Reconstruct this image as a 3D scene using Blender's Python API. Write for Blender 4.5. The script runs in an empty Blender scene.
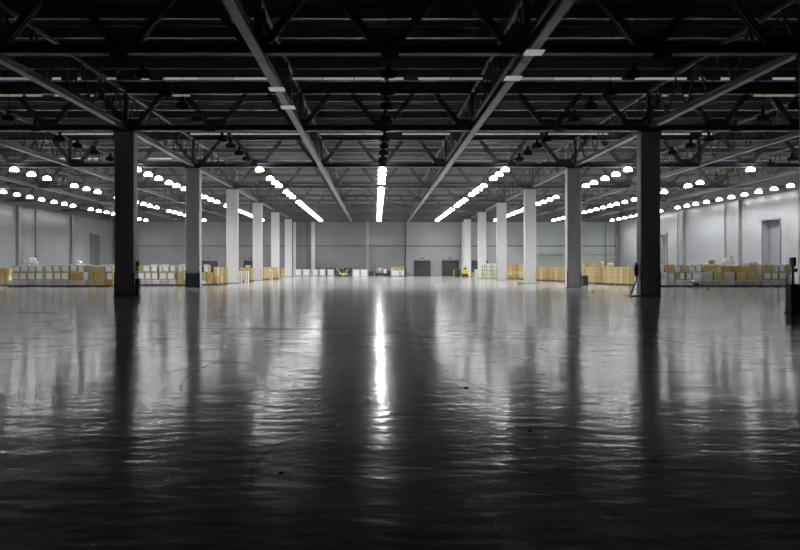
import bpy, math, random
from mathutils import Vector, Matrix
random.seed(7)
S = bpy.context.scene
C = S.collection
F = 698.0; VX = 376.0; VY = 266.0; H = 1.4
BACK = 96.0; XL = -36.3; XR = 33.4; FRONT = -9.0
ZW = H + 6.05          # height where the bright wall cladding stops
ZR = H + 8.75          # roof deck
ZB = H + 6.25          # underside of the roof trusses
def wx(x, D): return (x - VX) * D / F
ORD = ['first','second','third','fourth','fifth','sixth','seventh','eighth','ninth','tenth','eleventh','twelfth',
       'thirteenth','fourteenth','fifteenth','sixteenth','seventeenth','eighteenth','nineteenth','twentieth',
       'twenty-first','twenty-second','twenty-third','twenty-fourth','twenty-fifth','twenty-sixth']

# ------------------------------------------------------------------ materials
MATS = {}
def mat(name, col, rough=0.6, metal=0.0, emit=None, estr=0.0, noise=0.0, nscale=4.0, bump=0.0, bscale=20.0, spec=0.5):
    m = bpy.data.materials.new(name); m.use_nodes = True
    nt = m.node_tree; b = nt.nodes['Principled BSDF']
    b.inputs['Roughness'].default_value = rough; b.inputs['Metallic'].default_value = metal
    b.inputs['Specular IOR Level'].default_value = spec
    b.inputs['Base Color'].default_value = (*col, 1)
    tc = nt.nodes.new('ShaderNodeTexCoord')
    if noise > 0:
        n = nt.nodes.new('ShaderNodeTexNoise'); n.inputs['Scale'].default_value = nscale; n.inputs['Detail'].default_value = 3
        nt.links.new(tc.outputs['Object'], n.inputs['Vector'])
        r = nt.nodes.new('ShaderNodeValToRGB')
        r.color_ramp.elements[0].position = .3; r.color_ramp.elements[1].position = .7
        r.color_ramp.elements[0].color = (*[c*(1-noise) for c in col], 1)
        r.color_ramp.elements[1].color = (*[min(1, c*(1+noise)) for c in col], 1)
        nt.links.new(n.outputs['Fac'], r.inputs['Fac']); nt.links.new(r.outputs['Color'], b.inputs['Base Color'])
    if bump > 0:
        n2 = nt.nodes.new('ShaderNodeTexNoise'); n2.inputs['Scale'].default_value = bscale
        nt.links.new(tc.outputs['Object'], n2.inputs['Vector'])
        bp = nt.nodes.new('ShaderNodeBump'); bp.inputs['Strength'].default_value = bump; bp.inputs['Distance'].default_value = .02
        nt.links.new(n2.outputs['Fac'], bp.inputs['Height']); nt.links.new(bp.outputs['Normal'], b.inputs['Normal'])
    if emit:
        b.inputs['Emission Color'].default_value = (*emit, 1); b.inputs['Emission Strength'].default_value = estr
    MATS[name] = m
    return m
mat('column_paint', (.66,.66,.65), .5, noise=.03, nscale=3)
mat('steel', (.145,.145,.155), .5, noise=.15, nscale=2)
mat('steel_dark', (.12,.12,.125), .55)
mat('galvanised', (.31,.31,.315), .4, .4, noise=.12, nscale=3)
mat('kraft', (.53,.385,.17), .8, noise=.16, nscale=2.5)
mat('kraft_olive', (.47,.39,.175), .8, noise=.16, nscale=2.5)
mat('kraft_orange', (.50,.31,.12), .8, noise=.16, nscale=2.5)
mat('kraft_pale', (.62,.50,.27), .8, noise=.16, nscale=2.5)
mat('paper', (.86,.87,.90), .6, noise=.05, nscale=6)
mat('tape', (.68,.62,.28), .35)
mat('wrap', (.50,.51,.53), .28, noise=.25, nscale=9, bump=.6, bscale=14)
mat('wrap_white', (.72,.73,.74), .3, noise=.15, nscale=6, bump=.6, bscale=14)
mat('white_plastic', (.86,.87,.86), .45, noise=.06, nscale=5)
mat('black', (.018,.018,.02), .55, noise=.2)
mat('dark_grey', (.06,.065,.07), .5, noise=.15)
mat('door_grey', (.045,.05,.055), .5, noise=.1)
mat('yellow', (.85,.50,.02), .4, noise=.05)
mat('yellow_green', (.60,.52,.06), .5)
mat('pallet_wood', (.10,.085,.06), .85, noise=.25, nscale=8)
mat('pale_wood', (.50,.42,.22), .8, noise=.2, nscale=6)
mat('lamp_reflector_off', (.10,.10,.095), .4)
mat('lamp_cap', (.05,.05,.05), .5)
mat('lamp_glow', (.9,.9,.9), .4, emit=(.98,.993,1), estr=15.0)
mat('lamp_disc', (.9,.9,.9), .4, emit=(.98,.993,1), estr=470.0)
mat('lamp_dirty', (.35,.30,.10), .5)
mat('pale_glow', (.85,.85,.8), .4, emit=(1,.97,.9), estr=.27)  # weak emission painted onto bright roof strips and tray plates
mat('pale_glow_warm', (.85,.82,.6), .4, emit=(1,.92,.6), estr=.2)
mat('pale_glow_dim', (.85,.85,.8), .4, emit=(1,.97,.9), estr=.17)
mat('plate', (.75,.78,.8), .4, noise=.05)

def wall_mat(name, col, rough, rib_axis, ribw, hlines=True, metal=0.0, vary=.07):
    m = bpy.data.materials.new(name); m.use_nodes = True; nt = m.node_tree; b = nt.nodes['Principled BSDF']
    b.inputs['Roughness'].default_value = rough; b.inputs['Metallic'].default_value = metal
    tc = nt.nodes.new('ShaderNodeTexCoord'); sp = nt.nodes.new('ShaderNodeSeparateXYZ')
    nt.links.new(tc.outputs['Object'], sp.inputs[0])
    def M(op, a, bb=None):
        n = nt.nodes.new('ShaderNodeMath'); n.operation = op
        for i, v in enumerate((a, bb)):
            if v is None: continue
            if isinstance(v, (int, float)): n.inputs[i].default_value = v
            else: nt.links.new(v, n.inputs[i])
        return n.outputs[0]
    u = M('FRACT', M('DIVIDE', sp.outputs[rib_axis], ribw))
    line = M('LESS_THAN', u, .04)
    if hlines:
        v = M('FRACT', M('DIVIDE', sp.outputs[2], 1.15)); line = M('MAXIMUM', line, M('LESS_THAN', v, .03))
    n = nt.nodes.new('ShaderNodeTexNoise'); n.inputs['Scale'].default_value = .5; n.inputs['Detail'].default_value = 5
    nt.links.new(tc.outputs['Object'], n.inputs['Vector'])
    r = nt.nodes.new('ShaderNodeValToRGB')
    r.color_ramp.elements[0].position = .3; r.color_ramp.elements[1].position = .7
    r.color_ramp.elements[0].color = (*[c*(1-vary) for c in col], 1); r.color_ramp.elements[1].color = (*[c*(1+vary) for c in col], 1)
    nt.links.new(n.outputs['Fac'], r.inputs['Fac'])
    mx = nt.nodes.new('ShaderNodeMixRGB'); mx.inputs['Color2'].default_value = (*[c*.88 for c in col], 1)
    nt.links.new(line, mx.inputs['Fac']); nt.links.new(r.outputs['Color'], mx.inputs['Color1']); nt.links.new(mx.outputs['Color'], b.inputs['Base Color'])
    n2 = nt.nodes.new('ShaderNodeTexNoise'); n2.inputs['Scale'].default_value = 2.2; n2.inputs['Detail'].default_value = 2
    nt.links.new(tc.outputs['Object'], n2.inputs['Vector'])
    bp = nt.nodes.new('ShaderNodeBump'); bp.inputs['Strength'].default_value = .5; bp.inputs['Distance'].default_value = .03
    nt.links.new(n2.outputs['Fac'], bp.inputs['Height']); nt.links.new(bp.outputs['Normal'], b.inputs['Normal'])
    MATS[name] = m; return m
wall_mat('side_cladding', (.30,.305,.315), .22, 1, 1.15)
wall_mat('back_cladding', (.20,.20,.212), .45, 0, 1.15)
wall_mat('back_cladding_pale', (.335,.335,.34), .45, 0, 1.15)
wall_mat('back_cladding_green', (.27,.295,.27), .45, 0, 1.15)
wall_mat('upper_cladding', (.13,.13,.13), .6, 1, .6, False)
wall_mat('roof_deck', (.34,.34,.34), .6, 1, .5, False)

def floor_mat():
    m = bpy.data.materials.new('polished_concrete'); m.use_nodes = True; nt = m.node_tree; b = nt.nodes['Principled BSDF']
    L = nt.links.new
    tc = nt.nodes.new('ShaderNodeTexCoord'); sp = nt.nodes.new('ShaderNodeSeparateXYZ'); L(tc.outputs['Object'], sp.inputs[0])
    def M(op, *a, clamp=False):
        n = nt.nodes.new('ShaderNodeMath'); n.operation = op; n.use_clamp = clamp
        for i, v in enumerate(a):
            if isinstance(v, (int, float)): n.inputs[i].default_value = v
            else: L(v, n.inputs[i])
        return n.outputs[0]
    def N(scale, detail=4, rough=.5, vec=None, dist=0):
        n = nt.nodes.new('ShaderNodeTexNoise'); n.inputs['Scale'].default_value = scale; n.inputs['Detail'].default_value = detail
        n.inputs['Roughness'].default_value = rough; n.inputs['Distortion'].default_value = dist
        L(vec or tc.outputs['Object'], n.inputs['Vector']); return n.outputs['Fac']
    X, Y = sp.outputs[0], sp.outputs[1]
    big = N(.35, 5); mid = N(2.5, 5, .6); fine = N(14, 4, .6); warp = N(1.3, 4, .6)
    # tyre scuffs and stains with shapes of their own
    marks = None
    def add(v):
        nonlocal marks
        marks = v if marks is None else M('MAXIMUM', marks, v)
    wv = M('MULTIPLY', M('SUBTRACT', warp, .5), .16)
    def arc(cx, cy, rx, ry, w, x0=-99, x1=99, y0=-99, y1=99, s=.8):
        dx = M('DIVIDE', M('SUBTRACT', X, cx), rx); dy = M('DIVIDE', M('SUBTRACT', M('ADD', Y, wv), cy), ry)
        r = M('SQRT', M('ADD', M('MULTIPLY', dx, dx), M('MULTIPLY', dy, dy)))
        e = M('MULTIPLY', M('ABSOLUTE', M('SUBTRACT', r, 1)), min(rx, ry)/w)
        v = M('SUBTRACT', 1, e, clamp=True)
        v = M('MULTIPLY', v, M('MULTIPLY', M('GREATER_THAN', X, x0), M('LESS_THAN', X, x1)))
        v = M('MULTIPLY', v, M('MULTIPLY', M('GREATER_THAN', Y, y0), M('LESS_THAN', Y, y1)))
        add(M('MULTIPLY', v, s))
    arc(2.95, 5.0, .95, .33, .03, y0=4.95); arc(3.1, 4.9, 1.0, .24, .03, y1=4.9)
    arc(-.1, 4.9, .75, 1.25, .03, x1=-.35, y0=4.4)
    arc(-2.0, 8.5, .8, 1.6, .03, x1=-1.8); arc(-1.4, 9.2, 1.0, 2.2, .03, x1=-1.4)
    arc(6.0, 6.3, 5.2, 5.2, .02, x1=2.0, y0=3.2, y1=6.2, s=.6); arc(9.0, 13, 3.5, 6, .05, s=.5)
    arc(-9.0, 16, 4.5, 8, .05, s=.5); arc(1.8, 12, 1.0, 5, .03, s=.6); arc(-3, 22, 6, 9, .07, s=.6)
    arc(12, 24, 4, 7, .07, s=.5)
    # slab joints
    def joint(v, p, o): 
        f = M('FRACT', M('DIVIDE', M('ADD', v, o), p)); return M('MULTIPLY', M('LESS_THAN', f, .015/p), .35)
    add(joint(X, 6.0, 2.4)); add(joint(Y, 6.0, 1.0))
    marks = M('MULTIPLY', marks, M('MULTIPLY', M('SUBTRACT', N(1.1, 3), .40), 6, clamp=True))
    def blot(cx, cy, rx, ry, s=.8):
        dx = M('DIVIDE', M('SUBTRACT', X, cx), rx); dy = M('DIVIDE', M('SUBTRACT', Y, cy), ry)
        r = M('SQRT', M('ADD', M('MULTIPLY', dx, dx), M('MULTIPLY', dy, dy)))
        r = M('ADD', r, M('MULTIPLY', M('SUBTRACT', mid, .5), 1.6))
        add(M('MULTIPLY', M('SUBTRACT', 1.6, M('MULTIPLY', r, 1.4), clamp=True), s))
    blot(-10.3, 21.0, 1.1, .5); blot(-9.2, 20.3, .9, .25, .6); blot(-2.3, 15.5, 1.5, .26, .95); blot(1.9, 17.5, 1.2, .3, .6); blot(8.2, 18.8, 1.6, .3, .7); blot(3.9, 9.2, .7, .12, .5); blot(-4.1, 13.3, .35, .2); blot(-6.6, 16.5, .9, .3, .4)
    blot(6.5, 21, 1.1, .5, .5); blot(3.2, 13.4, .8, .2, .45); blot(10.5, 16, 1.2, .3, .45); blot(-4.6, 19, 1.3, .4, .5); blot(4.4, 29, 1.6, .7, .5)
    ramp = nt.nodes.new('ShaderNodeValToRGB'); ramp.color_ramp.elements[0].position = .3; ramp.color_ramp.elements[1].position = .72
    ramp.color_ramp.elements[0].color = (.29,.29,.293,1); ramp.color_ramp.elements[1].color = (.48,.48,.486,1)
    L(M('ADD', M('MULTIPLY', big, .5), M('MULTIPLY', mid, .5)), ramp.inputs['Fac'])
    mx = nt.nodes.new('ShaderNodeMixRGB'); mx.inputs['Color2'].default_value = (.012,.012,.012,1)
    L(marks, mx.inputs['Fac']); L(ramp.outputs['Color'], mx.inputs['Color1']); L(mx.outputs['Color'], b.inputs['Base Color'])
    ro = M('ADD', .04, M('MULTIPLY', M('ADD', M('MULTIPLY', mid, .3), M('MULTIPLY', big, .7)), .09))
    L(ro, b.inputs['Coat Roughness']); L(M('ADD', ro, .11), b.inputs['Roughness'])
    b.inputs['Coat IOR'].default_value = 1.45
    L(M('MULTIPLY', .42, M('SUBTRACT', 1, M('MULTIPLY', marks, .9))), b.inputs['Coat Weight'])
    L(M('MULTIPLY', .10, M('SUBTRACT', 1, M('MULTIPLY', marks, .95))), b.inputs['Specular IOR Level'])
    def sq(k):          # trowelled floor: undulations run longer across the hall than along it
        mp = nt.nodes.new('ShaderNodeMapping'); mp.inputs['Scale'].default_value = (k, 1, 1)
        L(tc.outputs['Object'], mp.inputs['Vector']); return mp.outputs['Vector']
    prev = None
    for (sc, det, k, dist) in ((.45, 2, .6, .015), (1.7, 3, .45, .0115), (6.5, 3, .5, .0062)):
        bp = nt.nodes.new('ShaderNodeBump'); bp.inputs['Strength'].default_value = 1; bp.inputs['Distance'].default_value = dist
        L(N(sc, det, .5, sq(k)), bp.inputs['Height'])
        if prev is not None: L(prev.outputs['Normal'], bp.inputs['Normal'])
        prev = bp
    L(prev.outputs['Normal'], b.inputs['Normal']); L(prev.outputs['Normal'], b.inputs['Coat Normal'])
    MATS['floor'] = m
floor_mat()

# ------------------------------------------------------------------ mesh builder
class MB:
    def __init__(s): s.v = []; s.f = []
    def box(s, x0, x1, y0, y1, z0, z1):
        n = len(s.v)
        s.v += [Vector(p) for p in ((x0,y0,z0),(x1,y0,z0),(x1,y1,z0),(x0,y1,z0),(x0,y0,z1),(x1,y0,z1),(x1,y1,z1),(x0,y1,z1))]
        s.f += [tuple(n+i for i in q) for q in ((0,3,2,1),(4,5,6,7),(0,1,5,4),(1,2,6,5),(2,3,7,6),(3,0,4,7))]
        return s
    def cbox(s, x0, x1, y0, y1, z0, z1, c):       # vertical edges and top edges chamfered
        pts = [(x0+c,y0),(x1-c,y0),(x1,y0+c),(x1,y1-c),(x1-c,y1),(x0+c,y1),(x0,y1-c),(x0,y0+c)]
        cx, cy = (x0+x1)/2, (y0+y1)/2
        n = len(s.v)
        for z, k in ((z0, 0), (z1-c, 0), (z1, c)):
            for (x, y) in pts: s.v.append(Vector((x - math.copysign(k*.7, x-cx), y - math.copysign(k*.7, y-cy), z)))
        for L in range(2):
            for i in range(8):
                j = (i+1) % 8; s.f.append((n+L*8+i, n+L*8+j, n+L*8+8+j, n+L*8+8+i))
        s.f.append(tuple(n+7-i for i in range(8))); s.f.append(tuple(n+16+i for i in range(8)))
        return s
    def bar(s, a, b, w, h, up=(0,0,1)):           # rectangular bar from a to b
        a = Vector(a); b = Vector(b); d = (b-a).normalized(); u = Vector(up)
        r = d.cross(u)
        if r.length < 1e-4: r = d.cross(Vector((0,1,0)))
        r.normalize(); u = r.cross(d).normalized()
        n = len(s.v)
        for p in (a, b):
            for (i, j) in ((-1,-1),(1,-1),(1,1),(-1,1)): s.v.append(p + r*(i*w/2) + u*(j*h/2))
        s.f += [(n,n+1,n+2,n+3),(n+7,n+6,n+5,n+4)] + [(n+i, n+4+i, n+4+(i+1)%4, n+(i+1)%4) for i in range(4)]
        return s
    def ibar(s, a, b, w, h, t=.03, up=(0,0,1)):   # I-section: two flanges and a web
        a = Vector(a); b = Vector(b); d = (b-a).normalized(); u = Vector(up)
        r = d.cross(u).normalized(); u = r.cross(d).normalized()
        o = u*(h/2 - t/2)
        s.bar(a+o, b+o, w, t, u); s.bar(a-o, b-o, w, t, u); s.bar(a, b, t, h-2*t, u)
        return s
    def cyl(s, a, b, r, n=10, r2=None):
        a = Vector(a); b = Vector(b); d = (b-a).normalized(); u = Vector((0,0,1)) if abs(d.z) < .9 else Vector((1,0,0))
        x = d.cross(u).normalized(); y = d.cross(x); r2 = r if r2 is None else r2; k = len(s.v)
        for p, rr in ((a, r), (b, r2)):
            for i in range(n):
                t = 2*math.pi*i/n; s.v.append(p + x*(rr*math.cos(t)) + y*(rr*math.sin(t)))
        for i in range(n): s.f.append((k+i, k+(i+1)%n, k+n+(i+1)%n, k+n+i))
        s.f.append(tuple(k+n-1-i for i in range(n))); s.f.append(tuple(k+n+i for i in range(n)))
        return s
    def lathe(s, prof, cx=0, cy=0, n=20):
        k = len(s.v); m = len(prof)
        for (r, z) in prof:
            for i in range(n):
                t = 2*math.pi*i/n; s.v.append(Vector((cx+r*math.cos(t), cy+r*math.sin(t), z)))
        for L in range(m-1):
            for i in range(n):
                j = (i+1) % n; s.f.append((k+L*n+i, k+L*n+j, k+L*n+n+j, k+L*n+n+i))
        return s
    def mesh(s, name, m, smooth=False):
        me = bpy.data.meshes.new(name); me.from_pydata([tuple(v) for v in s.v], [], s.f); me.update()
        me.materials.append(MATS[m])
        if smooth:
            for p in me.polygons: p.use_smooth = True
        return me
    def build(s, name, m, parent=None, smooth=False):
        o = bpy.data.objects.new(name, s.mesh(name, m, smooth)); C.objects.link(o); o.parent = parent
        return o
def tag(o, label=None, cat=None, group=None, kind=None):
    if label: o['label'] = label
    if cat: o['category'] = cat
    if group: o['group'] = group
    if kind: o['kind'] = kind
    return o
def empty(name, loc=(0,0,0), label=None, cat=None, group=None, rz=0):
    o = bpy.data.objects.new(name, None); C.objects.link(o); o.location = loc; o.rotation_euler = (0,0,rz)
    return tag(o, label, cat, group)
def struct(mb, name, m):
    return tag(mb.build(name, m), kind='structure')
def copy_tree(o, parent=None):
    c = o.copy(); C.objects.link(c); c.parent = parent
    for ch in o.children: copy_tree(ch, c)
    return c

# ------------------------------------------------------------------ the hall
struct(MB().box(XL-1, XR+1, FRONT-.5, BACK+1, -.3, 0), 'floor', 'floor')
struct(MB().box(XL-1, XR+1, FRONT-.5, BACK+1, ZR, ZR+.3), 'ceiling', 'roof_deck')

def side_wall(name, x, s, openings, m):
    """wall on plane x with recessed doorways; s=-1 left (wall extends to -x)"""
    mb = MB(); th = .8; y = FRONT
    xa, xb = (x-th, x) if s < 0 else (x, x+th)
    for (y0, y1, z1) in openings:
        mb.box(xa, xb, y, y0, 0, ZW); mb.box(xa, xb, y0, y1, z1, ZW); y = y1
    mb.box(xa, xb, y, BACK, 0, ZW)
    return struct(mb, name, m)
DL = [(88.6, 91.6, H+3.95)]; DR = [(57.7, 60.3, H+3.85), (80.0, 82.2, H+3.6)]
side_wall('wall_left', XL, -1, DL, 'side_cladding')
side_wall('wall_right', XR, 1, DR, 'side_cladding')
k = 1
for (x, s, ops) in ((XL, -1, DL), (XR, 1, DR)):
    for (y0, y1, z1) in ops:
        xd = x + s*.5
        d = struct(MB().box(min(xd, xd+s*.08), max(xd, xd+s*.08), y0, y1, 0, z1), 'door_%d' % k, 'back_cladding')
        mb = MB()
        xf0, xf1 = min(x, x-s*.05), max(x, x-s*.05)
        mb.box(xf0, xf1, y0-.12, y0, 0, z1+.15); mb.box(xf0, xf1, y1, y1+.12, 0, z1+.15); mb.box(xf0, xf1, y0, y1, z1, z1+.15)
        mb.build('door_frame', 'steel', d)
        MB().box(min(xd, xd-s*.06), max(xd, xd-s*.06), y0+.25, y0+.4, 1.0, 1.1).build('door_handle', 'dark_grey', d)
        k += 1
# back wall in three claddings with dock-door openings
def back_panel(name, px0, px1, m, doors=()):
    x0, x1 = (px0 if px0 < -30 else wx(px0, BACK)), wx(px1, BACK)
    if px0 == 'L': x0 = XL
    mb = MB(); x = x0
    for (a, b) in doors:
        mb.box(x, a, BACK, BACK+.5, 0, ZW); mb.box(a, b, BACK, BACK+.5, DZ, ZW); x = b
    mb.box(x, x1, BACK, BACK+.5, 0, ZW)
    return struct(mb, name, m)
DZ = 2.16
docks = [(wx(a, BACK), wx(b, BACK)) for (a, b) in ((201,218),(243,259.5),(414,430.5),(442,459),(471.5,488))]
xs = XL, wx(405.5, BACK), wx(538, BACK), XR
def bp2(name, x0, x1, m):
    mb = MB(); x = x0
    for (a, b) in docks:
        if a > x0 and b < x1:
            mb.box(x, a, BACK, BACK+.5, 0, ZW); mb.box(a, b, BACK, BACK+.5, DZ, ZW); x = b
    mb.box(x, x1, BACK, BACK+.5, 0, ZW)
    return struct(mb, name, m)
bp2('wall_back', xs[0], xs[1], 'back_cladding')
bp2('wall_back', xs[1], xs[2], 'back_cladding_pale')
bp2('wall_back', xs[2], xs[3], 'back_cladding_green')
for (a, b) in docks:
    d = struct(MB(), 'door_%d' % k, 'door_grey') if False else None
    mb = MB()
    for i in range(5): mb.box(a, b, BACK+.18, BACK+.24, i*DZ/5+.008, (i+1)*DZ/5-.008)
    mb.box(a, b, BACK+.24, BACK+.27, 0, DZ)
    d = struct(mb, 'door_%d' % k, 'door_grey'); k += 1
    f = MB(); f.box(a-.1, a, BACK-.05, BACK, 0, DZ+.1); f.box(b, b+.1, BACK-.05, BACK, 0, DZ+.1); f.box(a, b, BACK-.05, BACK, DZ, DZ+.1)
    f.build('door_frame', 'galvanised', d)
    cxd = (a+b)/2
    MB().box(cxd-.22, cxd+.22, BACK-.09, BACK, DZ+.25, DZ+.38).build('door_lamp', 'dark_grey', d)
struct(MB().box(XL-.5, XR+.5, FRONT-.5, FRONT, 0, ZR), 'wall_front', 'upper_cladding')
struct(MB().box(XL-.6, XL-.15, FRONT, BACK+.5, ZW, ZR), 'trim_1', 'upper_cladding')
struct(MB().box(XR+.15, XR+.6, FRONT, BACK+.5, ZW, ZR), 'trim_2', 'upper_cladding')
struct(MB().box(XL-.15, XR+.15, BACK+.15, BACK+.5, ZW, ZR), 'trim_3', 'upper_cladding')
# rails, pilasters and pipes on the walls
zr = H + 2.75
struct(MB().bar((XL+.1, BACK-.05, zr), (XR-.1, BACK-.05, zr), .08, .13), 'trim_4', 'dark_grey')
struct(MB().bar((wx(538,BACK), BACK-.05, H+1.55), (wx(617,BACK), BACK-.05, H+1.55), .08, .1), 'trim_5', 'steel')
n = 6
for (pa, pb, m, dp) in ((311.5,315,'column_paint',.35),(366,369,'galvanised',.3),(293.5,296,'column_paint',.35),(461.5,466.5,'column_paint',.5),
                        (404.8,405.8,'dark_grey',.15),(615,618.5,'steel',.3),(138,139.5,'steel',.3)):
    struct(MB().box(wx(pa,BACK), wx(pb,BACK), BACK-.05-dp, BACK-.1, 0, ZW), 'trim_%d' % n, m); n += 1
for (x, s, ys) in ((XL, 1, (70.6, 83.0)), (XR, -1, (64.0, 75.6))):
    for y in ys:
        x0, x1 = sorted((x, x+s*.3))
        struct(MB().box(x0, x1, y-.28, y+.28, 0, ZW), 'trim_%d' % n, 'galvanised'); n += 1
for (x, y, r) in ((XL+.12, 74.2, .06), (XR-.12, 66.6, .06), (XR-.12, 77.0, .05), (wx(308,BACK), BACK-.3, .15), (wx(605,BACK), BACK-.25, .07)):
    o = MB().cyl((x, y, .02), (x, y, ZW-.1), r).build('downpipe', 'steel')
    side = 'left wall' if x < XL+1 else ('right wall' if x > XR-1 else 'back wall')
    lab = {74.2: 'thin dark downpipe running down the left wall above the box stacks',
           66.6: 'thin dark downpipe on right wall left of the tall doorway',
           77.0: 'thin dark downpipe on right wall nearest the black column',
           92.6: 'thin dark downpipe in the far corner of the left wall'}.get(y)
    if lab is None:
        lab = 'thick dark downpipe on back wall behind the left row of columns' if x < 0 else 'slim dark downpipe on greenish right end of the back wall'
    tag(o, lab, 'pipe')

# ------------------------------------------------------------------ columns
CLX, CRX = -11.6, 12.65
CD = [20.7, 32.4, 44.4, 56.4, 68.4, 80.4, 92.4]
DEPW = ['nearest', 'second', 'third', 'fourth', 'fifth', 'sixth', 'seventh']
def column(x, y, label):
    r = empty('column', (x, y, 0), label, 'column', 'square columns carrying the roof')
    w = .45; d = .28
    MB().cbox(-w, w, -d, d, .0, ZB-.07, .035).build('shaft', 'column_paint', r)
    bpl = MB().cbox(-w-.05, w+.05, -d-.05, d+.05, 0, .05, .015).build('base_plate', 'steel', r)
    for sx in (-1, 1):
        for sy in (-1, 1): MB().cyl((sx*(w+.025), sy*(d+.025), .05), (sx*(w+.025), sy*(d+.025), .09), .018, 6).build('bolt', 'dark_grey', bpl)
    if abs(x-CLX) < .01 and 44 < y < 45: MB().box(-w-.01, w+.01, -d-.012, -d, .06, .95).build('kick_band', 'door_grey', r)
    MB().box(-w-.05, w+.05, -d-.05, d+.05, ZB-.07, ZB-.005).build('capital', 'steel', r)
    mb = MB()
    for sx in (-1, 1):
        mb.box(sx*w-(.04 if sx>0 else .008), sx*w+(.008 if sx>0 else .04), -d-.008, -d+.04, .1, 1.1)
    mb.build('corner_guard', 'yellow_green' if y > 50 else 'dark_grey', r)
    return r
for i, y in enumerate(CD):
    tone = 'black unlit' if i < 2 else ('dark grey shaded' if i == 2 else 'pale lit')
    if i > 0: column(CLX, y, '%s square column, %s from the front in the left row' % (tone, ORD[i-1]))
    column(13.0 if i == 0 else CRX - (y-32)*.0093, y if i else y-.25, '%s square column, %s from the front in the right row' % (tone, ORD[i]) if i else 'black column cut by the right edge of the photo')

# ------------------------------------------------------------------ roof structure
TRUSS_D = [8.6] + CD
PITCH = 3.88
zb, zt = ZB+.15, ZB+1.85
LINES = [-27.3, -19.45, CLX, -3.5, 4.45, CRX, 20.5, 28.4]
def truss(y, label):
    r = empty('roof_truss', (0, y, 0), label, 'truss', 'wide steel trusses crossing the hall')
    xa, xb = XL+.1, XR-.1
    MB().ibar((xa,0,zb),(xb,0,zb), .30, .25, .035).build('bottom_chord', 'steel', r)
    MB().ibar((xa,0,zt),(xb,0,zt), .26, .24, .03).build('top_chord', 'steel', r)
    x0 = .3 - 9*PITCH; i = 0
    while x0 + PITCH*i < xb + 1:
        x = x0 + PITCH*i
        if xa < x < xb:
            MB().box(x-.38, x+.38, -.03, .03, zb+.14, zb+.42).build('gusset', 'steel', r)
        for s in (-1, 1):
            bx, tx = x + s*.28, x + s*1.42
            if xa < bx < xb and xa < tx < xb:
                MB().ibar((bx,0,zb+.15),(tx,0,zt-.12), .22, .17, .03, up=(0,1,0)).build('diagonal', 'steel', r)
        i += 1
    for x in LINES:
        MB().bar((x,0,zb+.14),(x,0,zt-.12), .18, .14).build('post', 'steel', r)
    return r
tl = ['unlit roof truss above the top of the photo', 'black roof truss nearest the camera, across the top of the photo',
      'black roof truss meeting the two black columns', 'dark roof truss meeting the two dark grey columns, just before the lit lamps']
for i, y in enumerate(TRUSS_D):
    if i == 0: continue
    truss(y, tl[i] if i < 4 else 'grey lit roof truss, %s behind the dark one that starts the lit part' % ORD[i-4])

def lname(j): return ['outermost left','second left','left column','inner left','inner right','right column','second right','outermost right'][j] + ' line'
for j, x in enumerate(LINES):
    for b in range(len(TRUSS_D)):
        y0 = TRUSS_D[b] + .18; y1 = (TRUSS_D[b+1] if b+1 < len(TRUSS_D) else BACK-.1) - .18
        if b == 0 and abs(x) > 5 : y0 = 14
        if abs(x) * F / y1 > 460: continue
        r = empty('lattice_girder', (x, 0, 0), 'lengthwise lattice girder on the %s, %s bay from the camera' % (lname(j), ORD[b]), 'girder', 'lengthwise lattice girders under the roof')
        inner = abs(x) < 5
        if not inner:
            MB().ibar((0,y0,zb+.02),(0,y1,zb+.02), .26, .22, .03).build('bottom_chord', 'galvanised', r)
        else:
            MB().bar((0,y0,zb+.3),(0,y1,zb+.3), .10, .10).build('bottom_chord', 'steel', r)
        MB().bar((0,y0,zt-.02),(0,y1,zt-.02), .12, .12).build('top_chord', 'steel', r)
        n = max(2, int(round((y1-y0)/1.9))); z0 = zb + (.13 if not inner else .36)
        mb = MB()
        for q in range(n):
            ya, yb = y0+(y1-y0)*q/n, y0+(y1-y0)*(q+1)/n; ym = (ya+yb)/2
            mb.bar((0,ya+.05,z0),(0,ym,zt-.08), .06, .06); mb.bar((0,ym,zt-.08),(0,yb-.05,z0), .06, .06)
        mb.build('lattice_web', 'steel', r)
# hanging cable trays below the trusses
for (x, lab) in ((-3.38, 'long grey cable tray under the roof left of the centre lamps'), (4.42, 'long grey cable tray under the roof right of the centre lamps')):
    r = empty('cable_tray', (x, 0, 0), lab, 'cable tray')
    z = ZB - .2
    MB().box(-.13, .13, 9, BACK-.6, z, z+.03).box(-.14, -.12, 9, BACK-.6, z, z+.1).box(.12, .14, 9, BACK-.6, z, z+.1).build('tray', 'galvanised', r)
    for y in CD:
        MB().box(-.16, .16, y-.015, y+.015, z-.012, z-.001).box(-.16,-.15,y-.015,y+.015,z-.01,ZB).box(.15,.16,y-.015,y+.015,z-.01,ZB).build('hanger', 'steel', r)
    for (px, py) in (((277,90),(288,108)) if x < 0 else ((534,53.5),(513,79))):
        D = (z-.05-H)*F/(VY-py)
        MB().box(wx(px,D)-x-.26, wx(px,D)-x+.26, D-.22, D+.22, z-.045, z-.005).build('glow_plate', 'pale_glow', r)['label'] = 'small pale glowing plate'  # pale plates with a weak emission added
# purlins
y = 15.5; i = 0; PUR = []
while y < BACK - 1:
    if min(abs(y-c) for c in TRUSS_D) > .3:
        PUR.append(y)
        o = MB().box(XL+.05, XR-.05, y-.015, y+.015, ZR-.5, ZR-.002).box(XL+.05, XR-.05, y-.07, y+.07, ZR-.51, ZR-.49).build('purlin', 'galvanised' if i % 3 else 'steel')
        b = sum(1 for c in CD if c < y)
        tag(o, 'thin steel purlin crossing under the roof deck, %s from the front' % ORD[i] if i < 26 else 'thin steel purlin under the roof deck, %s of the rear ones' % ORD[i-26], 'purlin', 'purlins under the roof deck')
        i += 1
    y += 1.95
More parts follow.
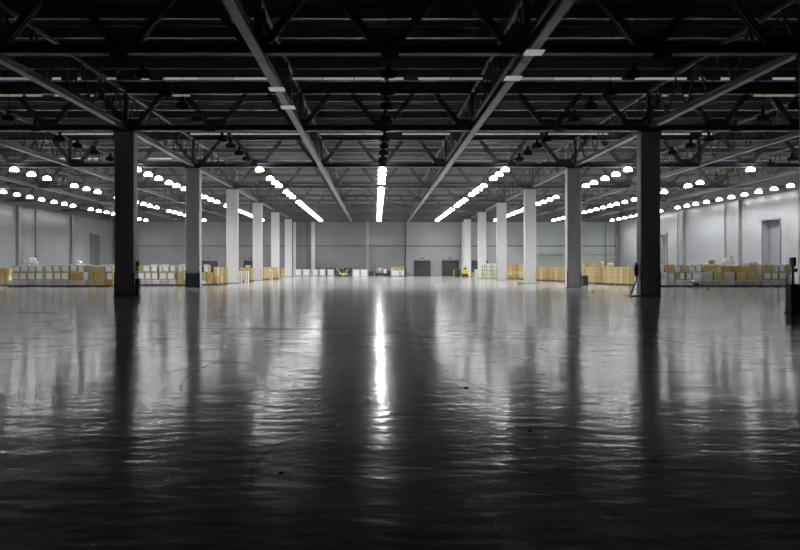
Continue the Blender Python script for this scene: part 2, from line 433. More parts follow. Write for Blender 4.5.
# sprinkler pipes
for q, y in enumerate((18.2, 23.8, 28.9, 35.2, 38.6, 48, 53, 60, 65, 72, 77, 84, 89)):
    o = MB().cyl((XL+.1,y,ZR-.56),(XR-.1,y,ZR-.56), .035, 8).build('sprinkler_pipe', 'galvanised', None)
    tag(o, 'thin pale sprinkler pipe crossing the hall under the purlins, %s from the camera' % ORD[q], 'pipe', 'sprinkler pipes crossing the roof')

# bright roof strips in dashed lines; weak glow painted in, housings and rods added
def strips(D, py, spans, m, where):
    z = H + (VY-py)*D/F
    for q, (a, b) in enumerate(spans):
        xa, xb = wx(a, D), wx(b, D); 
        r = empty('glow_strip', ((xa+xb)/2, D, z), 'dim glowing strip %s, %s from left' % (where, ORD[q]), 'glow strip', 'dim glowing strips added under the roof')
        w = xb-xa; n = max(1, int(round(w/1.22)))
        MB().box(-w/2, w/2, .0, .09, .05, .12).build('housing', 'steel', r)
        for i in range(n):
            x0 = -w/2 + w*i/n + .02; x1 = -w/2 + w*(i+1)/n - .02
            MB().cyl((x0,.03,.0),(x1,.03,.0), .05, 8).build('pale_glow', m if (i+q) % 3 else {'pale_glow':'pale_glow_dim'}.get(m,m), r)
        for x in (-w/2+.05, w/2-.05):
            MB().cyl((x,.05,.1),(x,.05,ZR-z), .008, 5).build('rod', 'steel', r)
strips(28.0, 78.5, ((-8,30),(52,60.5),(76,80.5),(106,116),(141,149),(163,268),(292,385),(388,404),(418,483),(520,622),(635,675),(677,687),(699,705),(721,730),(773,796)), 'pale_glow', 'before the two black columns')
strips(40.2, 133.8, ((57,113),(190,227),(231,302),(320,386),(402,450),(472,540),(545,610),(662,690),(702,712)), 'pale_glow', 'between the black and dark grey columns')
strips(30.6, 95.3, ((-5,22),(26,42),(54,64),(90,96),(172,190),(662,668),(682,689),(754,796)), 'pale_glow_warm', 'in yellowish thin line behind the first')
strips(48.8, 158.5, ((142,172),(60,98)), 'pale_glow', 'just behind the dark grey columns')

# ------------------------------------------------------------------ bell lamps
ZL = H + 6.0
def bell(lit, dirty=False):
    r = empty('bell_lamp', (0,0,0))
    prof = [(.265,0),(.27,.02),(.265,.08),(.225,.16),(.15,.215),(.09,.24)]
    MB().lathe(prof, n=18).build('shade', 'lamp_glow' if lit else ('lamp_dirty' if dirty else 'lamp_reflector_off'), r, True)
    MB().cyl((0,0,.160),(0,0,.166), .195, 18).build('diffuser', 'lamp_disc' if lit else 'lamp_reflector_off', r)
    MB().cyl((0,0,.23),(0,0,.42), .085, 12, .06).build('ballast', 'lamp_cap', r)
    MB().cyl((0,0,.42),(0,0,ZR-ZL-.002), .012, 6).build('rod', 'steel', r)
    return r
P_on, P_off, P_dirty = bell(True), bell(False), bell(False, True)
used = set()
offs = {(-1,1),(-1,5),(-1,9),(-3,3),(-3,7),(1,3),(1,8),(3,1),(3,2),(3,5),(0,4),(-2,6),(-2,11),(2,7),(2,12),(-4,13),(4,14),(1,13),(-3,14),(2,5)}
rn = {-4:'row nearest the left wall',-3:'third row left of centre',-2:'second row left of centre',-1:'first row left of centre',0:'centre row',
      1:'first row right of centre',2:'second row right of centre',3:'third row right of centre',4:'row nearest the right wall'}
for rk in range(-4, 5):
    x = .4 + 7.75*rk; nf = 0; no = 0; nd = 0
    for k2 in range(-11, 24):
        y = 44.08 + 2.2*k2
        if y > BACK-2.2: continue
        if not (-15 < VX + x*F/y < 815) or VY - 6*F/y < -8: continue
        if min(abs(y-c) for c in CD) < .25: y += .3 
        if min(abs(y-c) for c in PUR) < .14: y += .26
        if k2 < 0: P = P_off
        elif (rk, k2) in offs: P = P_dirty
        else: P = P_on
        if P not in used: used.add(P); o = P
        else: o = copy_tree(P)
        o.location = (x, y, ZL)
        if P is P_off: lab = 'unlit dark bell lamp, %s, %s from the camera' % (rn[rk], ORD[nf]); nf += 1
        elif P is P_on: lab = 'glowing white bell lamp, %s, %s lit one' % (rn[rk], ORD[no]); no += 1
        else: lab = 'dead yellowish bell lamp, %s, %s dead one' % (rn[rk], ORD[nd]); nd += 1
        tag(o, lab, 'lamp', {P_off: 'unlit bell lamps', P_on: 'lit bell lamps', P_dirty: 'dead bell lamps in the lit rows'}[P])

# ------------------------------------------------------------------ goods
def carton(x0, x1, y, dep, z0, z1, kind, label, cat='box', group=None, rz=0):
    w = x1-x0; h = z1-z0; cx = (x0+x1)/2
    nm = {'silver':'wrapped_box','white':'plastic_box'}.get(kind, 'cardboard_box')
    body = {'lab':'kraft_olive','brown':'kraft','olive':'kraft_olive','orange':'kraft_orange','pale':'kraft_pale','silver':'wrap','white':'white_plastic','whitew':'wrap_white'}[kind]
    if kind == 'whitew': nm = 'wrapped_box'
    r = empty(nm, (cx, y+dep/2, z0), label, cat, group, rz)
    g = .016; rs = random.Random(int(x0*1000)+int(z0*100))
    if kind == 'silver': body = rs.choice(['wrap','wrap','wrap_white'])
    if kind in ('lab','olive','brown') and z0 > .8: h += rs.uniform(-.035,.01)
    MB().cbox(-w/2+g, w/2-g, -dep/2, dep/2, 0, h-.006, .018).build('body', body, r)
    yf = -dep/2
    if kind in ('lab', 'whitew'):
        a = .13 if kind == 'lab' else .3
        MB().box(-w/2+w*a*1.1, w/2-w*a*1.1, yf-.006, yf, h*a, h*(1-a)).build('paper_sheet', 'paper', r)
    if kind in ('lab','olive') and z0 > .8 and rs.random() < .6:
        f = MB(); n = 7; e = .012
        for i in range(n):
            xa, xb = -w/2+w*i/n, -w/2+w*(i+1)/n
            f.box(xa, xb, yf-e, yf+.3, h+.001, h+.012+rs.uniform(0,.05)); f.box(xa, xb, yf-e, yf-.007, h-rs.uniform(.02,.13), h+.001)
        f.build('plastic_film', 'wrap_white', r)
    if kind in ('brown','olive','orange','pale','lab'):
        MB().box(-.03, .03, -dep/2+.02, dep/2-.02, h-.006, h-.002).box(-.03, .03, yf-.003, yf, h*.78, h-.02).build('tape', 'tape', r)
        mb = MB(); zz = h*.5
        if kind in ('brown','pale') and h > .45:
            mb.box(-w/2+.02, w/2-.02, yf-.004, yf, zz-.012, zz+.012).build('strap', 'tape', r)
    if kind == 'silver':
        MB().box(-w/2+.02, w/2-.02, yf-.005, yf, h*.8, h*.88).build('strap', 'paper', r)
    if kind == 'white':
        MB().box(-w/2, w/2, -dep/2-.015, dep/2+.015, h-.07, h-.01).build('lid', 'white_plastic', r)
        MB().box(-w/2+.05, -w/2+.11, yf-.02, yf, 0, h-.08).box(w/2-.11, w/2-.05, yf-.02, yf, 0, h-.08).build('rib', 'galvanised', r)
    return r
def pallet(x0, x1, y, dep, label, m='pallet_wood', group='pallets under the goods'):
    w = x1-x0; mb = MB(); hw = w/2-.01
    for i in range(5):
        ya = -dep/2 + i*(dep-.1)/4; mb.box(-hw, hw, ya, ya+.1, .10, .125)
    for xx in (-hw, -.05, hw-.1):
        mb.box(xx, xx+.1, -dep/2, dep/2, .075, .10)
        for ya in (-dep/2, -.05, dep/2-.1): mb.box(xx, xx+.1, ya, ya+.1, .02, .075)
        mb.box(xx, xx+.1, -dep/2, dep/2, 0, .02)
    o = mb.build('pallet', m); o.location = ((x0+x1)/2, y+dep/2, 0)
    tag(o, label, 'pallet', group)
PH = .127
def zof(py, D): return H - (py-VY)*D/F
layname = {0:'bottom', 1:'middle', 2:'top'}
# ---- long stack left of the black column
def wall_of_boxes(D, layers, where, pal):
    """layers: list of (y_top, y_bottom, [(x0,x1,kind)...]) from the bottom up"""
    for li, (yt, yb, cells) in enumerate(layers):
        z0 = PH+.002 if li == 0 else zprev
        z1 = zof(yt, D); zprev = z1 + .002
        for q, (a, b, kd) in enumerate(cells):
            hh = 0
            if isinstance(kd, tuple): kd, hh = kd; hh = hh*D/F
            carton(wx(a,D), wx(b,D), D+random.uniform(0,.09), .62, z0, z1+hh, kd,
                   '%s, %s from left, %s layer, %s' % ({'lab':'cardboard box with white sheet','brown':'plain brown cardboard box','olive':'dull olive cardboard box','orange':'orange-brown cardboard box','pale':'pale cardboard box','silver':'grey film-wrapped box','white':'white plastic box','whitew':'white film-wrapped box'}[kd], ORD[q], layname.get(li,'top'), where),
                   group='boxes in ' + where)
    for q, (a, b) in enumerate(pal):
        pallet(wx(a,D), wx(b,D), D+.01, .8, 'low dark pallet under %s, %s from left' % (where, ORD[q]))
def cells(x0, x1, w, kinds, jit=.25):
    n = max(1, int(round((x1-x0)/w))); out = []
    xs = [x0 + (x1-x0)*i/n + (random.uniform(-jit, jit) if 0 < i < n else 0) for i in range(n+1)]
    for i in range(n): out.append((xs[i], xs[i+1], kinds[i % len(kinds)]))
    return out
D = 46.3
A = 'long stack by black left column'
wall_of_boxes(D, [
    (280.2, 286, cells(8, 86, 8.6, ['silver']) + cells(86.5, 113, 8.8, ['olive','olive','orange'])),
    (272.2, 280, cells(11, 43, 8, ['lab']) + cells(45, 69, 8, ['lab']) + [(70,82,'orange'),(82.5,88,'whitew'),(88.5,93,'olive'),(93.5,105.5,'orange'),(106,113,'lab')]),
    (265.2, 272, [(12,20,'lab'),(20,28,'lab'),(28,35.5,'lab'),(35.5,42.5,'lab'),(45,52,'lab'),(52.5,60,('lab',.6)),(61,69,'lab'),(69.5,77,('lab',.4)),(77.5,83,('whitew',.8)),(83.5,103.5,'olive'),(104.5,112.5,'lab')]),
  ], A, [(8+i*15, 8+i*15+14.6) for i in range(7)])
# brown cartons at the left edge of the picture
for q, (a, b) in enumerate(((-8,-1.5),(-1,4.5),(5,9))):
    D2 = 48.6; 
    carton(wx(a,D2), wx(b,D2), D2, .6, PH+.002, zof(275.8,D2), 'pale', 'pale brown tall carton, lower of two, %s at the left edge' % ORD[q], group='tall brown cartons at the left edge')
    carton(wx(a,D2), wx(b,D2), D2, .6, zof(275.8,D2)+.002, zof(268,D2), 'brown', 'brown tall carton, upper of two, %s at the left edge' % ORD[q], group='tall brown cartons at the left edge')
pallet(wx(-8,48.6), wx(9,48.6), 48.6, .8, 'dark pallet under brown cartons at left edge of the photo')
# ---- between the black and the dark grey column, left
D = 48.8
wall_of_boxes(D, [
    (279.8, 286, cells(137, 176, 7.2, ['silver']) + cells(177, 189, 6, ['olive'])),
    (272, 280, cells(137.5, 158, 6.9, ['lab']) + cells(158.5, 175, 7.5, ['lab']) + cells(177, 189, 6, ['olive','whitew'])),
    (264.6, 272, [(138,142,'olive'),(142,150,'lab'),(150.5,157.5,'lab'),(158.5,162,'whitew'),(162,169,'lab'),(169.5,175.5,'lab'),(178,182,'whitew'),(182,188.5,'lab')]),
  ], 'stack between dark left columns', [(137+i*13, 137+i*13+12.7) for i in range(4)])
# ---- brown cartons receding behind the left row
def two_high(a, b, D, yt, ym, kinds, where, q, dep=.8, grp=None):
    carton(wx(a,D), wx(b,D), D, dep, PH+.002, zof(ym,D), kinds[0], '%s carton, lower one, %s, %s' % ({'brown':'brown','pale':'pale brown','orange':'orange-brown','olive':'olive'}[kinds[0]], where, q), group=grp)
    carton(wx(a,D), wx(b,D), D, dep, zof(ym,D)+.002, zof(yt,D), kinds[1], '%s carton, upper one, %s, %s' % ({'brown':'brown','pale':'pale brown','orange':'orange-brown','olive':'olive','whitew':'white-wrapped'}[kinds[1]], where, q), group=grp)
    pallet(wx(a,D), wx(b,D), D-.0, dep, 'dark pallet under carton, %s, %s' % (where, q))
gL = 'brown cartons behind the left column row'
wL = 'between dark grey and first pale column'
D = 49.8
wall_of_boxes(D, [
    (280.5, 286, [(201,206,'silver'),(206.3,212,'orange')]),
    (272.5, 280, [(201,206,'olive'),(206.3,211.6,'orange')]),
    (264.8, 272, [(203.5,209,'lab')]),
  ], 'small stack by left grey column', [(201,212)])
two_high(213.3, 217.3, 50.2, 267, 276, ('brown','pale'), wL, 'first from the left', grp=gL)
two_high(217.8, 221, 51.2, 267, 276, ('pale','brown'), wL, 'second from the left', grp=gL)
two_high(221.3, 226, 52.2, 267, 275.5, ('brown','brown'), wL, 'third from the left', grp=gL)
wL2 = 'between first and second pale left columns'
two_high(239.5, 243.5, 60.5, 267.6, 275, ('brown','brown'), wL2, 'first from the left', .65, gL)
two_high(243.8, 248, 61.2, 267.6, 274.5, ('orange','brown'), wL2, 'second from the left', .65, gL)
two_high(248.3, 252.5, 62, 267.6, 274.5, ('brown','brown'), wL2, 'third from the left', grp=gL)
carton(wx(246,59.8), wx(250,59.8), 59.0, .4, 0, .95, 'white', 'white box on floor before brown cartons, between pale left columns')
carton(wx(239,59.2), wx(242.5,59.2), 58.8, .4, 0, .95, 'white', 'white box on floor right beside the first pale left column')
carton(wx(245,61.5), wx(249.5,61.5), 61.6, .4, zof(267.6,61.5)+.03, zof(265.5,61.5)+.03, 'pale', 'small pale box lying on brown cartons between pale left columns')
wL3 = 'between second and third pale left columns'
for q, (a, b, kk) in enumerate(((262.8,266,('brown','brown')),(266.3,270,('pale','pale')),(270.2,274,('brown','brown')),(274.3,278.2,('brown','pale')))):
    two_high(a, b, 70.5+q*.9, 267.2, 273.5, kk, wL3, ORD[q]+' from the left', grp=gL)
carton(wx(269.8,70), wx(272.3,70), 69.9, .35, 0, 1.0, 'white', 'white box on floor before brown cartons beside third pale column')
D = 83
carton(wx(280.8,D), wx(284.2,D), D, .5, 0, .55, 'olive', 'small olive crate beyond the brown cartons, left row, lower one')
carton(wx(280.8,D), wx(284.2,D), D, .5, .552, 1.1, 'orange', 'small orange-brown crate beyond the brown cartons, upper one')

# ---- long stack right of the black right column
D = 46.3
B = 'long stack by black right column'
bot = cells(650, 796, 8.4, ['silver'])
wall_of_boxes(D, [
    (279.8, 286, bot),
    (272, 279.5, [(655,661,'silver'),(661.5,668,'silver'),(668.5,675,'whitew'),(675.5,679,'olive'),(679.5,685.5,'lab'),(686,692,'lab'),(692.5,703,'whitew'),(703.5,713,'silver'),(714,723.5,'olive'),(724,735,'silver'),(737,747,'brown'),(748,757.5,'olive'),(758,763,'silver'),(763.5,771.5,'lab'),(772,778.5,'lab'),(779,787,'lab'),(787.5,796,'whitew')]),
    (264.6, 272, [(655,664.5,'whitew'),(665,675,'orange'),(675.5,681,'whitew'),(681.5,689,'olive'),(689.5,695,'whitew'),(695.5,702,'lab'),(703.5,716.5,'olive'),(717,722,'pale'),(722.5,732,('orange',-1)),(732.5,740,('orange',-1)),(740.5,747.5,('orange',-1.5)),(749,757.5,('olive',1.8)),(758.5,762,'whitew'),(763,774.5,'olive'),(775,779,'whitew'),(779.5,785,'lab'),(785.5,790,'olive'),(790.5,796,'whitew')]),
  ], B, [(650+i*14.6, 650+i*14.6+14.3) for i in range(10)])
carton(wx(709,D), wx(716,D), D+.1, .45, zof(264.6,D)+.055, zof(260.2,D), 'orange', 'single orange-brown box on top of right long stack, left of the bag')
# yellow strap rail along the right stack
o = MB().box(wx(690,46.3), wx(770,46.3), 46.24, 46.28, zof(279.9,46.3)-.03, zof(279.9,46.3)+.02).build('edge_strip', 'yellow_green')
tag(o, 'long thin yellow strip along the front of the right long stack', 'strip')

# ---- brown cartons along the right row
gR = 'brown cartons along the right column row'
cols = [(537,541.5,66,'brown'),(541.8,546,65,'pale'),(546.2,551.5,64,'brown'),(552,556.5,63,'brown'),(557,560.3,62,'pale'),(560.6,565.5,61,'brown'),
        (580.8,586,55,'pale'),(586.3,589.8,54.5,'pale'),(590.2,595,54,'pale'),(595.4,603.5,53,'brown'),(604,608.3,52.4,'pale'),(608.6,615.5,51.6,'pale'),(616,621.2,51,'pale'),(621.6,628,50.4,'pale'),(628.4,634.5,49.8,'brown')]
for q, (a, b, D2, kk) in enumerate(cols):
    side = 'left of right dark grey column' if q < 6 else 'right of right dark grey column'
    two_high(a, b, D2, 267.0, 276.0 - (D2-50)*.1, (kk, kk), side, ORD[q if q < 6 else q-6] + ' from the left', .9 if q < 6 else .46, gR)
for q, (a, b, D2, m) in enumerate(((581,585,55,'brown'),(589.5,594.8,54,'orange'),(601.4,604,52.4,'olive'),(608.7,613.6,51.6,'olive'))):
    carton(wx(a,D2), wx(b,D2), D2+.03, .42, zof(267.0,D2)+.004, zof(262.2 if q != 3 else 263,D2), m, 'small cardboard box lying on top of pale cartons on right, %s from the left' % ORD[q], group='small boxes on top of right cartons')
for q, (a, b, D2, kk) in enumerate(((508.2,512.8,74,'brown'),(514,518.5,73.2,'brown'),(518.8,523.6,72.4,'brown'))):
    n = 4; z = PH+.002; top = zof(263.8+(.5 if q==0 else 0),D2)
    for i in range(n):
        zz = z + (top-PH)/n
        carton(wx(a,D2), wx(b,D2), D2, .8, z, zz-.002, 'brown' if i != 1 else 'pale', 'flat brown carton, %s from the floor, %s pile between pale right columns' % (ORD[i], ORD[q]), group='flat cartons between pale right columns'); z = zz
    pallet(wx(a,D2), wx(b,D2), D2, .8, 'dark pallet under %s pile between pale right columns' % ORD[q])
# white goods on yellow pallets, beside the third-last pale right column
for q, (a, b) in enumerate(((481.5,485.2),(485.8,491.5),(492.5,496.8),(508-18.5+8.5,508-18.5+11))):
    D2 = 76 - q*.5; z = 0.0
    for i in range(4):
        zt2 = z + .42
        o = MB()
        xa, xb = wx(a,D2), wx(b,D2); w = xb-xa
        for j in range(3): o.box(-w/2 + j*(w-.08)/2, -w/2+.08+j*(w-.08)/2, -.4, .4, 0, .06)
        o.box(-w/2, w/2, -.4, .4, .06, .085)
        p = o.build('pallet', 'yellow_green'); p.location = ((xa+xb)/2, D2+.4, z)
        tag(p, 'yellowish pallet, %s level of the %s white pile on the right' % (ORD[i], ORD[q]), 'pallet', 'yellow pallets in the white piles')
        carton(xa, xb, D2+.02, .74, z+.087, zt2-.002, 'white', 'white tub, %s level of the %s white pile on the right' % (ORD[i], ORD[q]), group='white tubs in the right piles'); z = zt2
carton(wx(475,82), wx(478.3,82), 82, .4, 0, 1.0, 'white', 'white bin on floor between the farthest right columns')

# ---- goods before the back wall
Db = 93.2
for q, (a, b) in enumerate(((294.5,301),(302.5,309.8),(311.5,318.2),(319,325.3),(327,334))):
    carton(wx(a,Db)+.02, wx(b,Db)-.02, Db, .8, .127, .127+.83, 'white', 'white plastic bin before the back wall, %s from the left' % ORD[q], group='white bins along the back wall')
    pallet(wx(a,Db), wx(b,Db), Db, .8, 'low pallet under white bin at the back wall, %s from the left' % ORD[q], 'pale_wood')
for q, (a, b) in enumerate(((352.5,359.9),(360.3,368))):
    carton(wx(a,Db), wx(b,Db), Db, .8, .0, .93, 'white', 'large white crate before the back wall, %s one of the pair' % ('left','right')[q], group='pair of large white crates')
for q, (a, b) in enumerate(((391,399.8),(400.2,405))):
    carton(wx(a,Db), wx(b,Db), Db, .8, .1, .80, 'white', 'white crate carrying yellow boxes before the back wall, %s one' % ('wider left','narrow right')[q])
    pallet(wx(a,Db), wx(b,Db), Db, .8, 'low pallet under %s white crate with yellow boxes' % ('wider','narrow'), 'pale_wood') if False else None
    o = MB().box(wx(a,Db)+.02, wx(b,Db)-.02, Db+.02, Db+.75, 0, .097).build('pallet', 'pallet_wood'); tag(o, 'low dark pallet under the %s white crate with yellow boxes' % ('wider','narrow')[q], 'pallet')
for q, (a, b) in enumerate(((390.8,394),(394.2,397.4),(397.6,400.8),(401,404.5))):
    carton(wx(a,Db), wx(b,Db), Db+.1, .5, .803, 1.24 + (q%2)*.08, 'orange' if q % 2 else 'brown', 'yellow-brown box standing on white crates, %s from the left' % ORD[q], group='yellow-brown boxes on white crates')
# dark bins
for q, (a, b, y, h, d) in enumerate(((315.5,321,94.6,1.02,'dark crate behind the third white bin at back'),(326,336,94.6,1.05,'dark crate behind the last white bin at back'),(336.5,343,94,.95,'black crate with yellow barrier leaning on it'),(344,351.5,94.4,1.1,'black crate left of the large white crates'),(368.5,373.5,93.6,.62,'low dark crate right of the large white crates'),(386,390.5,93.8,.7,'dark crate between machine and white crates'))):
    w = wx(b,y)-wx(a,y)
    r = empty('dark_crate', ((wx(a,y)+wx(b,y))/2, y+.3, 0), d, 'crate')
    MB().cbox(-w/2, w/2, -.3, .3, .06, h, .03).build('body', 'door_grey', r)
    MB().box(-w/2-.01, w/2+.01, -.31, .31, h, h+.05).build('lid', 'black', r)
    mb = MB()
    for xx in (-w/2, w/2-.1): mb.box(xx, xx+.1, -.3, .3, 0, .06)
    mb.build('skid', 'pallet_wood', r)
r = empty('folding_barrier', (wx(344,93.4), 93.45, 0), 'yellow folding barrier with crossed legs before the black crates', 'barrier')
MB().bar((-1.0,0,1.1),(-.2,0,.12), .05, .14).build('leg', 'yellow_green', r)
MB().bar((.55,0,1.0),(-.05,0,.1), .05, .14).build('leg', 'yellow_green', r)
MB().bar((-.7,.0,.4),(.55,.0,.3), .04, .1).build('rail', 'white_plastic', r)
MB().box(-.95,.7,-.05,.05,0,.06).build('foot', 'dark_grey', r)
# silver machine
r = empty('cleaning_machine', (wx(381,93), 93.2, 0), 'silvery rounded machine with hoses before the middle of the back wall', 'machine')
MB().cbox(-.75,.75,-.4,.4,.12,.45,.05).build('chassis','dark_grey',r)
MB().lathe([(.0,.45),(.42,.45),(.46,.6),(.45,.95),(.36,1.1),(.15,1.18),(0,1.2)],cx=-.15,n=20).build('tank','galvanised',r,True)
MB().cyl((-.15,0,1.18),(-.15,0,1.32),.1,12).build('cap','dark_grey',r)
MB().cbox(.35,.75,-.25,.25,.45,1.0,.05).build('engine_cover','wrap_white',r)
MB().bar((.7,0,.9),(.85,0,1.3),.05,.05).bar((.85,-.2,1.3),(.85,.2,1.3),.05,.05).build('handle','dark_grey',r)
MB().bar((-.7,0,.45),(-.55,0,1.25),.06,.06).bar((-.55,0,1.25),(-.2,0,1.25),.06,.06).build('hose','kraft_orange',r)
for (xx) in (-.55,.55):
    for yy in (-.36,.36): MB().cyl((xx,yy-.05,.13),(xx,yy+.05,.13),.13,14).build('wheel','black',r)
# hand truck, dark
r = empty('hand_truck', (wx(408.5,92.6), 92.7, 0), 'black hand truck standing right of the white crates with yellow boxes', 'hand truck')
MB().bar((-.2,0,.2),(-.3,0,1.1),.05,.05).bar((-.5,0,.2),(-.5,0,1.1),.05,.05).bar((-.52,0,1.1),(-.28,0,1.1),.05,.05).bar((-.5,0,.6),(-.25,0,.6),.04,.04).build('frame','black',r)
MB().bar((-.5,0,.55),(.75,0,.05),.08,.07).build('slanted_rail','black',r)
MB().box(-.55,.3,-.2,.2,.03,.08).build('toe_plate','dark_grey',r)
MB().cyl((-.4,-.2,.12),(-.4,-.14,.12),.12,12).build('wheel','black',r); MB().cyl((-.4,.14,.12),(-.4,.2,.12),.12,12).build('wheel','black',r)
# black bin and pallet truck
D2 = 88.5
r = empty('waste_bin', (wx(457,D2), D2, 0), 'black wheeled waste bin with yellow edge left of the yellow pallet truck', 'bin')
MB().cbox(-.38,.38,-.3,.3,.1,.95,.04).build('body','black',r); MB().cbox(-.4,.4,-.33,.33,.95,1.05,.03).build('lid','door_grey',r)
MB().box(-.41,-.375,-.31,.31,.12,.94).build('side_strip','yellow_green',r)
for xx in (-.3,.3): MB().cyl((xx,.2-.04,.1),(xx,.2+.04,.1),.1,12).build('wheel','black',r)
MB().box(-.3,.3,-.28,-.2,0,.1).build('foot','black',r)
D2 = 87.5
r = empty('pallet_truck', (wx(465,D2), D2, 0), 'yellow electric pallet truck with black base near the loading doors', 'pallet truck')
MB().cbox(-.36,.36,-.3,.25,.42,.98,.06).build('cowl','yellow',r)
MB().cbox(-.38,.38,-.33,.28,.08,.42,.04).build('base','black',r)
MB().cbox(-.2,.2,-.15,.2,.98,1.15,.04).build('control_head','black',r)
MB().bar((0,-.1,1.1),(.05,-.3,1.4),.05,.05).bar((-.12,-.3,1.38),(.2,-.3,1.38),.04,.04).build('tiller','black',r)
MB().box(-.28,-.1,.28,1.3,.06,.12).build('fork','black',r); MB().box(.1,.28,.28,1.3,.06,.12).build('fork','black',r)
for xx in (-.26,.26): MB().cyl((xx-.05,-.1,.09),(xx+.05,-.1,.09),.09,12).build('wheel','dark_grey',r)
r = empty('jack_stand', (wx(472.5,88), 88, 0), 'small brown crate on feet right of the yellow pallet truck', 'crate')
MB().cbox(-.18,.18,-.2,.2,.06,.6,.02).build('body','kraft_orange',r); MB().box(-.18,-.1,-.2,.2,0,.06).box(.1,.18,-.2,.2,0,.06).build('foot','pallet_wood',r)
# dark cabinet beside right dark grey column
D2 = 46.6
r = empty('cabinet', (wx(584.7,D2), D2, 0), 'dark grey wheeled cabinet right of the right dark grey column', 'cabinet')
MB().cbox(-.18,.18,-.2,.2,.09,.78,.02).build('body','dark_grey',r); dr = MB().box(-.15,.15,-.212,-.2,.14,.72).build('door','door_grey',r); MB().box(.09,.11,-.225,-.212,.4,.5).build('handle','galvanised',dr)
for xx in (-.12,.12): MB().cyl((xx-.02,-.12,.045),(xx+.02,-.12,.045),.045,10).cyl((xx-.02,.12,.045),(xx+.02,.12,.045),.045,10).build('castor','black',r)
# trolley before right stack
D2 = 44.6
r = empty('trolley', (wx(696,D2), D2, 0), 'small black trolley with white top before the right long stack', 'trolley')
MB().cbox(-.13,.13,-.15,.15,.08,.30,.02).build('body','black',r); MB().cbox(-.22,.22,-.2,.2,.42,.52,.03).build('top_tray','wrap_white',r)
MB().bar((-.1,0,.3),(-.1,0,.42),.04,.04).bar((.1,0,.3),(.1,0,.42),.04,.04).build('post','galvanised',r)
for xx in (-.09,.09): MB().cyl((xx-.02,0,.04),(xx+.02,0,.04),.04,10).build('castor','black',r)
# plastic-wrapped bundles on top of the stacks
def bundle(px, w, D, z, h, label):
    r = empty('plastic_bundle', (wx(px,D), D+.3, z), label, 'bundle')
    mb = MB(); rnd = random.Random(int(px)); n = 14
    prof = [(.0,0),(.5,.0),(.52,.25),(.46,.6),(.36,.9),(0,1.0)]
    k = len(mb.v)
    for (rr, zz) in prof:
        for i in range(n):
            t = 2*math.pi*i/n; q = 1 + rnd.uniform(-.16,.16)
            mb.v.append(Vector((rr*q*w*math.cos(t), rr*q*.45*math.sin(t), zz*h*(1+(rnd.uniform(-.15,.15) if zz > .3 else 0)))))
    for L in range(len(prof)-1):
        for i in range(n):
            j = (i+1) % n; mb.f.append((L*n+i, L*n+j, L*n+n+j, L*n+n+i))
    mb.build('film', 'wrap_white', r)
    MB().bar((w*.15,0,h*.8),(w*.35,0,h*1.35),.05,.05).build('knot', 'dark_grey', r)
bundle(29.5, .85, 46.3, zof(265.2,46.3)+.07, .42, 'white film bundle with dark knot on top of left long stack')
bundle(730.5, .75, 46.3, zof(265.6,46.3)+.06, .42, 'white film bundle on top of the right long stack')
bundle(77, .45, 46.3, zof(264.8,46.3)+.09, .2, 'low white film bundle on left long stack near its right half')
# hydrant sets on the columns
def hydrant(x, y, s, label, wd, hh):
    r = empty('hydrant_set', (x, y, 0), label, 'hydrant')
    MB().cbox(min(0,s*wd), max(0,s*wd), -.16, .16, .04, hh, .02).build('cabinet_box', 'door_grey', r)
    dr = MB().box(min(s*.03,s*(wd-.03)), max(s*.03,s*(wd-.03)), -.172, -.16, .12, hh-.08).build('cabinet_door', 'dark_grey', r)
    MB().box(s*wd*.5-.01, s*wd*.5+.01, -.19, -.172, .4, .5).build('handle', 'galvanised', dr)
    MB().box(min(0,s*(wd+.03)), max(0,s*(wd+.03)), -.18, .18, 0, .04).build('foot', 'black', r)
    c = s*wd*.45
    MB().cyl((c,0,hh),(c,0,hh+.6), .025, 10).build('pipe', 'dark_grey', r)
    MB().cbox(c-.05, c+.05, -.1, .1, hh+.55, hh+.8, .02).build('switch_box', 'black', r)
    MB().cyl((c,-.16,hh+.42),(c,-.12,hh+.42), .055, 12).cyl((c,-.12,hh+.42),(c,0,hh+.42), .015, 8).build('valve_wheel', 'black', r)
hydrant(13.0-.46, CD[0]+.1, -1, 'dark hydrant cabinet with valve pipe on column at the right edge', .26, .86)
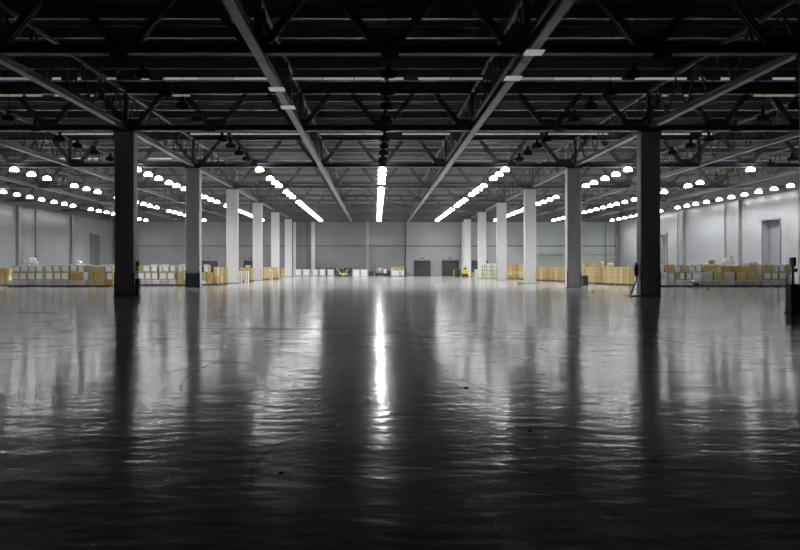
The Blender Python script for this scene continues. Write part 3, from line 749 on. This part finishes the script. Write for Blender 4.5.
hydrant(CLX+.46, CD[1]+.05, 1, 'dark cabinet with pipe at the foot of the black left column', .15, .82)
r = empty('hand_pallet_truck', (CRX-.62, CD[1], 0), 'black hand pallet truck leaning beside the black right column', 'pallet truck')
MB().bar((-.3,-.2,.05),(.05,0,.72),.05,.05).bar((.05,0,.7),(.05,0,1.55),.05,.05).build('handle_shaft','black',r)
MB().bar((.05,-.1,1.5),(.05,.16,1.5),.06,.06).cbox(-.02,.12,-.08,.08,.95,1.45,.02).build('grip','black',r)
MB().box(-.3,.1,-.3,.25,.0,.04).build('fork','black',r)
# small debris on the floor
for (px, py, s, lab) in ((593,292,.09,'tiny dark scrap on the floor right of the dark grey column'),(708.5,289.5,.13,'small dark scrap on floor before the right long stack'),(690,288,.1,'small dark scrap on floor beside the black trolley'),
                     (466,388,.03,'tiny dark pebble on the polished floor right of centre'),(530,431,.018,'tiny dark crumb on the floor in the right foreground'),(281,473,.018,'tiny dark crumb on the floor in the left foreground'),(520,284,.25,'dark scrap at the foot of a pale right column')):
    D2 = H*F/(py-VY); x = wx(px, D2)
    o = MB().lathe([(0,0),(s*.9,0),(s,.2*s),(s*.5,.5*s),(0,.6*s)], n=7).build('floor_scrap', 'black'); o.location = (x, D2, 0)
    tag(o, lab, 'scrap')

# ------------------------------------------------------------------ camera, world, view
cam = bpy.data.cameras.new('camera'); co = bpy.data.objects.new('camera', cam); C.objects.link(co)
cam.sensor_width = 36; cam.lens = F/800*36
cam.shift_x = (400-VX)/800; cam.shift_y = -(275-VY)/800
co.location = (0,0,H); co.rotation_euler = (math.pi/2, 0, 0)
cam.clip_end = 300; S.camera = co
w = bpy.data.worlds.new('world'); S.world = w; w.use_nodes = True
w.node_tree.nodes['Background'].inputs[0].default_value = (.5,.55,.7,1); w.node_tree.nodes['Background'].inputs[1].default_value = .002
S.view_settings.view_transform = 'Standard'; S.view_settings.look = 'None'; S.view_settings.exposure = -.12; S.view_settings.gamma = 1
S.view_settings.use_curve_mapping = False
